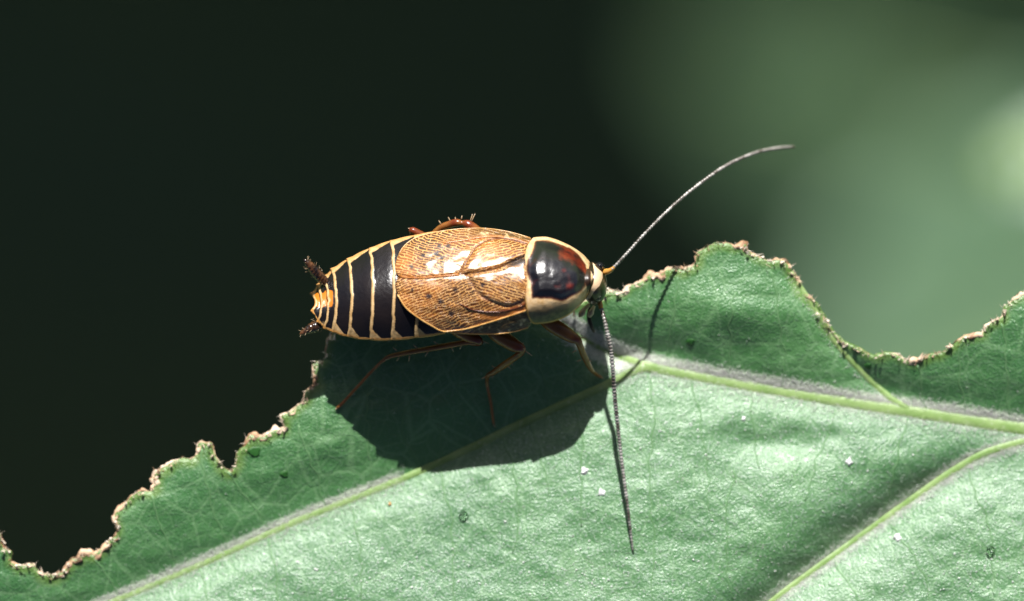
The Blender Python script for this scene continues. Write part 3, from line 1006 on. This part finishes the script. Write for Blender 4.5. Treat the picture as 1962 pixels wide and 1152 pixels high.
    def dark_l(x, y):
        return np.maximum(sstep(9, 4, np.abs(y - (500 - (x - 985) * .2) - 4)) * sstep(962, 985, x) * .9, sstep(5, 2, np.hypot((x - 992) / 2.2, y - 582)) * .7)
    def cost_u(x, y):
        d = dist_line(x, y, rad_u)
        return sstep(0, 3, np.interp(x, rad_u[::-1, 0], rad_u[::-1, 1]) - y) * sstep(845, 930, x) * .60
    def cost_lf(x, y):
        yl = np.interp(x, cost_l[::-1, 0], cost_l[::-1, 1])
        return sstep(0, 3, y - yl) * sstep(880, 925, x) * .9
    def amber_l(x, y):
        yl = np.interp(x, cost_l[::-1, 0], cost_l[::-1, 1]); yr = np.interp(x, rad_l[::-1, 0], rad_l[::-1, 1])
        return sstep(0, 4, y - yr) * sstep(1, -2, y - yl) * sstep(900, 940, x) * .9
    def amber_u(x, y):
        return np.maximum(sstep(6, 1, dist_line(x, y, rad_u)) * .6, sstep(4.5, 1, dist_line(x, y, sutA)) * .7 * sstep(900, 870, x))
    for (poly, sign, sp, dk, cs, am) in ((up_poly, -1, spots_u, dark_u, cost_u, amber_u), (lo_poly, 1, spots_l, dark_l, cost_lf, amber_l)):
        w = plate('forewing', poly, wz(sign), 2.6, WING, root, .003, {'wuv': wuv(sign), 'spot': spots(sp), 'dark': dk, 'costal': cs, 'amber': am})
        zf = wz(sign)
        def ridge(name, line, r, mat, dz=.0015, w=w, zf=zf):
            L = np.asarray(line)
            zz = zf(L[:, 0], L[:, 1]) + dz
            V, F = tube_geo([P(a[0], a[1], b) for a, b in zip(L, zz)], [r * S] * len(L), 6)
            o = mesh_obj(name, V, F, mat, w)
            o.matrix_parent_inverse = w.matrix_parent_inverse.inverted() if False else Matrix.Identity(4)
            o.parent = w
            o.matrix_parent_inverse = (Matrix.Translation(-Vector(root.location))).inverted() @ Matrix.Translation(-Vector(root.location))
            return o
        ridge('wing_vein', rad_u if sign < 0 else rad_l[:-6], 1.4 if sign < 0 else 1.1, WVEIN if sign < 0 else FURROW, .001)
        ridge('wing_furrow', clav_u[:-1] if sign < 0 else clav_l[:-1], .9, FURROW, .0005)
        if sign > 0:
            ridge('wing_vein', cost_l, 1.3, GOLD, .0015)
            ridge('wing_rim', smooth([(762, 565), (776, 587.5), (790, 600.5), (810, 614.5), (828, 625), (845, 634), (870, 637.5), (907, 640), (948, 640), (985, 635.5), (1012, 627.5)], 5), 1.5, GOLD, .0)
        else:
            ridge('wing_rim', smooth([(764, 489), (770, 477), (784, 463), (806, 452), (838, 444.5), (880, 439), (930, 438), (975, 444.5), (1016, 456)], 5), 1.1, GOLD, .0)
            ridge('wing_vein', smooth([(768, 531), (800, 533), (840, 530), (880, 526.5)], 5), 1.4, WVEIN, .001)

    # pronotum
    pro = [(1022, 455), (1012, 468), (1006, 485), (1004, 503), (1002.5, 525), (1003, 545), (1005, 572), (1009, 597), (1014, 612), (1022, 621), (1038, 620.5), (1054, 618.5), (1072, 613), (1089, 605), (1101, 596), (1111, 586), (1121, 574), (1129, 560), (1135, 545), (1137, 530), (1135.5, 516), (1130, 502), (1120, 490), (1106, 479), (1092, 470.5), (1077, 463.5), (1060, 457), (1043, 453.5)]
    pro = [tuple(p[:2]) for p in smooth(pro + [pro[0]], 5)[:-1]]
    dsc = [(1029, 464), (1046, 465), (1064, 469), (1078, 473), (1090, 479), (1101, 487), (1111, 498), (1118, 508), (1122, 520), (1122, 534), (1119, 546), (1113, 555), (1104, 561), (1095, 565), (1085, 571), (1075, 574), (1064, 572), (1054, 569), (1038, 570), (1021, 570), (1020, 556), (1019, 540), (1014, 526), (1012, 510), (1015, 498), (1021, 486), (1026, 476)]
    def pz(x, y):
        d = sdist(x, y, pro)
        z = body_z(x, y, .018, 2.5)
        fr = np.clip((x - 1085) / 52.0, 0, 1)
        z = z - .035 * fr ** 2.2 - .030 * np.clip((x - 1000) / 137.0, 0, 1) ** 2 - .014 * sstep(1014, 1002, x)
        z = z + .010 * sstep(0, 16, sdist(x, y, dsc)) + .002 * fbm(x / 24, y / 18, 3, 2)
        return z
    def lower(x, y):
        return y - (584 - .10 * (x - 1040))
    plate('pronotum', pro, pz, 2.4, PRON, root, .004, {
        'disc': lambda x, y: sdist(x, y, dsc), 'rim': lambda x, y: dist_line(x, y, pro, True) + 6 * (y < 560) , 'lower': lower,
        'front': lambda x, y: sstep(1040, 1110, x) * sstep(595, 480, y + 0 * x)})

    # head, tucked under the pronotum
    def warp(x, y, z):
        k = 1 - .35 * max(0, -z)
        return x * k, y * k, z
    hd = ellipsoid('head', (1138, 543, .180), (25, 41, .105), HEAD, root, rotz=r_(4), warp=warp, nu=96, nv=64)
    co = np.array([v.co[:] for v in hd.data.vertices])
    hx = co[:, 0] * D / (D - co[:, 2]) / S + 981; hy = 576 - co[:, 1] * D / (D - co[:, 2]) / S
    st = sstep(-1.5, 2.0, sdist(hx, hy, [(1135, 502), (1145, 513), (1154, 517), (1155, 532), (1149, 548), (1140, 557), (1130, 573), (1124, 572), (1131, 556), (1136, 545), (1139, 532), (1138, 518)])) * (co[:, 2] > .15)
    attr(hd, 'stripe', st)
    ellipsoid('eye', (1149, 510, .232), (9.5, 8.5, .022), EYE, root, rotz=r_(-20))
    ellipsoid('eye', (1143, 568, .225), (11, 12, .028), EYE, root, rotz=r_(20))
    # mouth palps
    tube('palp', [(1128, 585, .12, 3.5), (1120, 592, .135, 4), (1115, 601, .145, 6.5), (1112, 604, .145, 5), (1110, 607, .14, 2)], PALP, root)
    tube('palp', [(1138, 588, .12, 3.0), (1135, 594, .135, 4), (1132, 600, .14, 6), (1130, 605, .14, 4), (1128, 608, .14, 2)], PALP, root)
    tube('palp', [(1130, 590, .10, 3.5), (1128, 606, .105, 4), (1132, 622, .10, 4), (1137, 634, .085, 3), (1139, 638, .08, 1.2)], BODY, root)

    # antennae
    def antenna(ctrl, scape):
        s = smooth(ctrl, 2.0)
        pts, rad = [], []
        for i, a in enumerate(s):
            pts.append(P(a[0], a[1], a[2])); rad.append(a[3] * 1.15 * S * (1.2 if i % 3 else .6))
        V, F = tube_geo(pts, rad, 8)
        # short bristles on the joints
        for i in range(2, len(s) - 1, 1):
            for _ in range(2):
                p = Vector(pts[i]); t = (Vector(pts[i + 1]) - Vector(pts[i - 1])).normalized()
                o = t.orthogonal().normalized(); o.rotate(Matrix.Rotation(random.uniform(0, 6.28), 3, t))
                b = len(V); e = p + (o * 1.0 + t * .9).normalized() * rad[i] * random.uniform(1.8, 2.8)
                w = .35 * S
                V += [p + t * w, p - t * w, p + o.cross(t) * w, e]
                F += [(b, b + 1, b + 3), (b + 1, b + 2, b + 3), (b + 2, b, b + 3)]
        o = mesh_obj('antenna', V, F, ANT, root)
        pts, r = path3(scape, 2)
        V, F = tube_geo(pts, r, 10)
        q = mesh_obj('scape', V, F, SCAPE, o)
        q.parent = o; q.matrix_parent_inverse = Matrix.Identity(4)
    antenna([(1172, 517, .252, 2.3), (1200, 487, .258, 2.2), (1240, 443, .245, 2.4), (1300, 385, .20, 2.6), (1360, 338, .13, 2.7), (1400, 313, .07, 2.7), (1450, 292, .0, 2.6), (1490, 284, -.06, 2.5), (1522, 281, -.10, 1.8)],
            [(1154, 524, .225, 5), (1160, 521, .235, 6), (1168, 519, .245, 5), (1175, 514, .252, 3.5), (1179, 510, .254, 2.4)])
    hz = lambda x, y: float(leaf_h(np.array([float(x)]), np.array([float(y)]))[0])
    antenna([(1150, 584, .200, 3.0), (1158, 612, .215, 3.2), (1164, 640, .215, 3.4), (1170, 668, .208, 3.4), (1174, 705, .195, 3.5), (1178, 760, .172, 3.4), (1184, 820, hz(1184, 820) + .112, 3.2), (1192, 890, hz(1192, 890) + .075, 2.9), (1202, 965, hz(1202, 965) + .045, 2.5), (1209, 1025, hz(1209, 1025) + .018, 2.1), (1213, 1057, hz(1213, 1057) + .004, 1.4)],
            [(1146, 572, .195, 4.5), (1149, 580, .20, 5), (1152, 592, .207, 4)])

    # legs
    def leg(ctrl, spines, knees):
        s = smooth(ctrl, 2.5)
        pts = [P(a[0], a[1], a[2]) for a in s]; rad = [a[3] * S for a in s]
        V, F = tube_geo(pts, rad, 12)
        o = mesh_obj('leg', V, F, LEG, root)
        k = np.zeros(len(V))
        for i, a in enumerate(s):
            kk = max([math.exp(-((a[0] - q[0]) ** 2 + (a[1] - q[1]) ** 2) / (2 * q[2] ** 2)) for q in knees] + [0])
            k[i * 12:(i + 1) * 12] = kk
        attr(o, 'knee', k)
        for (x, y, z, a, L, dz) in spines:
            a = r_(a)
            p0 = Vector(P(x, y, z)); p1 = Vector(P(x + L * math.cos(a), y - L * math.sin(a), z + dz))
            v, f = tube_geo([p0, p0.lerp(p1, .6), p1], [1.3 * S, .95 * S, .25 * S], 6)
            q = mesh_obj('spine', v, f, SPINE, o)
            q.parent = o; q.matrix_parent_inverse = Matrix.Identity(4)
        return o
    g = lambda x, y, d=.008: hz(x, y) + d
    # three legs on the leaf side
    leg([(1030, 590, .20, 12), (1050, 616, .205, 14), (1075, 633, .20, 14), (1096, 646, .192, 11.5), (1106, 652, .186, 8.5), (1111, 662, .172, 6.5), (1120, 684, .13, 6.2), (1130, 704, .09, 5), (1136, 712, .07, 3.5), (1143, 718, g(1143, 718, .02), 3), (1152, 723, g(1152, 723), 2.2)],
        [(1104, 648, .19, 3, 20, .0), (1104, 672, .15, 205, 9, -.005), (1113, 690, .12, 200, 9, -.005), (1126, 690, .12, 340, 9, 0), (1152, 723, g(1152, 723), 330, 7, -.002)],
        [(1104, 651, 8)])
    leg([(930, 610, .20, 11), (948, 636, .222, 15), (972, 653, .232, 14.5), (988, 663, .232, 12.5), (998, 668, .228, 9.5), (998, 676, .216, 7), (988, 684, .198, 6.2), (965, 700, .155, 6.6), (945, 714, .115, 5.5), (934, 721, .095, 4), (934, 740, g(934, 740, .028), 3), (940, 770, g(940, 770, .02), 2.8), (944, 800, g(944, 800, .012), 2.6), (946, 813, g(946, 813), 2)],
        [(1004, 671, .226, 325, 20, .0), (1000, 662, .232, 60, 7, 0), (978, 692, .18, 300, 10, 0), (962, 703, .15, 230, 11, 0), (950, 706, .13, 150, 10, 0), (972, 701, .165, 320, 9, 0), (946, 716, .11, 250, 10, 0), (930, 722, .09, 210, 9, 0), (946, 813, g(946, 813), 300, 7, -.001)],
        [(996, 670, 11)])
    leg([(850, 612, .205, 10), (875, 632, .222, 12), (898, 645, .232, 11), (912, 650, .234, 9.5), (918, 655, .228, 8), (910, 657, .218, 6.5), (895, 656, .208, 5.5), (860, 662, .19, 5.8), (820, 669, .168, 5.6), (780, 676, .145, 5.0), (748, 683, .125, 4.2), (733, 692, max(.112, g(733, 692, .04)), 3.2), (712, 712, g(712, 712, .035), 3.0), (690, 736, g(690, 736, .025), 2.8), (668, 760, g(668, 760, .016), 2.8), (655, 774, g(655, 774, .012), 3.2), (646, 781, g(646, 781, .008), 3)],
        [(922, 652, .23, 335, 16, .004), (904, 647, .236, 170, 18, .006), (884, 662, .20, 250, 9, -.01), (865, 667, .19, 300, 9, -.01), (820, 674, .165, 240, 12, -.01), (800, 668, .16, 140, 12, .004), (785, 682, .145, 260, 12, -.01), (840, 660, .18, 150, 12, .004), (765, 684, .13, 240, 10, -.01), (760, 672, .138, 140, 10, .004), (745, 688, .12, 200, 8, 0), (646, 781, g(646, 781), 230, 6, -.001), (648, 783, g(646, 781), 180, 6, -.001)],
        [(914, 653, 10)])
    # three legs on the far side, mostly under the body
    leg([(955, 500, .16, 9), (925, 455, .165, 10), (905, 436, .17, 9.5), (894, 429.5, .17, 8.5), (886, 428, .168, 5), (876, 427, .165, 7.5), (862, 430, .155, 7), (840, 440, .14, 6.0), (815, 470, .115, 4), (800, 520, .10, 3), (790, 570, g(790, 600, .012), 2.6), (788, 600, g(788, 600), 2.2)],
        [(902, 428, .175, 66, 21, .006), (900, 427, .175, 72, 18, .004), (884, 420, .17, 80, 7, 0), (863, 424, .16, 120, 9, 0), (873, 422, .165, 100, 6, 0), (845, 430, .15, 120, 9, 0)],
        [(896, 430, 10), (872, 427, 6)])
    leg([(880, 500, .15, 9), (835, 468, .155, 9), (800, 447, .16, 7.5), (789, 441.5, .16, 6.5), (790, 450, .15, 6), (780, 480, .13, 5), (760, 530, .11, 4), (745, 575, .10, 3), (740, 605, g(740, 605), 2.4)],
        [(787, 440, .16, 150, 6, 0)], [(790, 444, 12)])
    leg([(1040, 560, .17, 9), (1045, 510, .175, 10), (1060, 490, .17, 8), (1080, 520, .14, 6), (1092, 560, .115, 4), (1098, 585, .10, 3), (1100, 604, g(1100, 604), 2.4)], [], [(1060, 490, 8)])

    # cerci
    def cercus(ctrl, hairs):
        s = smooth(ctrl, 2.0)
        pts = [P(a[0], a[1], a[2]) for a in s]
        rad = [a[3] * 1.25 * S * (1.0 if i % 3 else .84) for i, a in enumerate(s)]
        V, F = tube_geo(pts, rad, 10)
        o = mesh_obj('cercus', V, F, CERC, root)
        V, F = [], []
        for _ in range(26):
            i = random.randrange(2, len(s) - 1)
            p = Vector(pts[i]); t = (Vector(pts[i]) - Vector(pts[i - 1])).normalized()
            d = t.orthogonal().normalized(); d.rotate(Matrix.Rotation(random.uniform(0, 6.28), 3, t))
            e = p + (d + t * .5).normalized() * (rad[i] + random.uniform(3, 9) * S)
            v, f = tube_geo([p + d * rad[i] * .8, e], [.45 * S, .15 * S], 4)
            b = len(V); V += v; F += [tuple(q + b for q in k) for k in f]
        q = tag(mesh_obj('bristles', V, F, SPINE, o), kind='stuff')
        q.parent = o; q.matrix_parent_inverse = Matrix.Identity(4)
    cercus([(632, 545, .165, 5), (620, 537, .172, 7.5), (610, 527, .18, 8.5), (600, 516, .188, 8), (591, 506, .196, 6), (585, 500, .20, 3.5), (582, 497, .202, 1)], 0)
    cercus([(628, 618, .18, 5), (616, 622, .185, 7.5), (604, 626, .19, 9), (594, 630, .193, 7.5), (585, 635, .195, 5), (578, 639, .196, 3.5), (574, 641, .196, 1)], 0)
    return root
roach = build_roach()

# ------------------------------------------------------------------ small things lying on the leaf
def lump(name, x, y, r, mat, label, cat, hgt=.8, seed=0, group=None):
    rr = random.Random(seed + int(x))
    z = float(leaf_h(np.array([float(x)]), np.array([float(y)]))[0])
    root = ellipsoid(name, (x, y, z + r * S * hgt * .45), (r, r * .9, r * S * hgt), mat, None, rotz=rr.uniform(0, 3), nu=16, nv=10,
                     warp=None if mat is WATER else (lambda a, b, c: tuple(q * (1 + .30 * math.sin(4 * a + 3 * b + seed) + .15 * math.cos(9 * b + 5 * a + seed)) for q in (a, b, c))))
    tag(root, label, cat, group)
    return root
lump('water_droplet', 888, 987, 9.5, WATER, 'clear round droplet alone on the blade beneath the shadow', 'droplet', .8)
lump('water_droplet', 1898, 1055, 9, WATER, 'clear round droplet beyond the slanting side vein', 'droplet', .7)
lump('white_grain', 1120, 903, 7.5, GRAIN, 'round white grain beside the thin tip of the lowered antenna', 'grain', .35, 2)
lump('white_grain', 1153, 944, 6.5, GRAIN, 'white grain just below the round one near the antenna', 'grain', .3, 5)
lump('white_grain', 1627, 885, 7, GRAIN, 'flat white grain between the midrib and the slanting side vein', 'grain', .4, 8)
lump('white_grain', 1720, 1030, 7, GRAIN, 'white grain beyond the slanting side vein, near the droplet', 'grain', .5, 11)
lump('white_grain', 1425, 802, 4.5, GRAIN, 'tiny white grain close below the midrib', 'grain', .4, 14)
lump('ochre_grain', 747, 966, 3.2, OCHRE, 'tiny ochre grain below the side vein under the insect shadow', 'grain', .8, 3)

# white flakes standing in for sun sparkle, left out of the insect's shadow
V, F = [], []
for _ in range(900):
    if random.random() < .6:
        cxx, cyy, sg = random.choice([(830, 1100, 60), (600, 1110, 90), (1130, 1120, 60), (1300, 820, 90), (1560, 850, 70), (1880, 1100, 60)])
        x, y = random.gauss(cxx, sg), random.gauss(cyy, sg * .5)
    else:
        x, y = random.uniform(250, 1950), random.uniform(720, 1150)
    if y < float(np.interp(x, C1x, C1y)) + 12 or (x < 1180 and y < 905 and x > 640): continue
    z = float(leaf_h(np.array([x]), np.array([y]))[0]) + .0012
    r = abs(random.gauss(0, .9)) + .6
    a = random.uniform(0, 6.28)
    b = len(V)
    for k in range(3):
        V.append(P(x + r * random.uniform(.7, 1.4) * math.cos(a + k * 2.1), y + r * math.sin(a + k * 2.1), z))
    V.append(P(x, y, z + r * S * .9))
    F += [(b, b + 1, b + 3), (b + 1, b + 2, b + 3), (b + 2, b, b + 3), (b, b + 2, b + 1)]
tag(mesh_obj('glint_flakes', V, F, GRAIN, None, True), 'tiny white flakes standing in for sparkle on the lower half of the leaf', 'glint_flakes', kind='stuff')
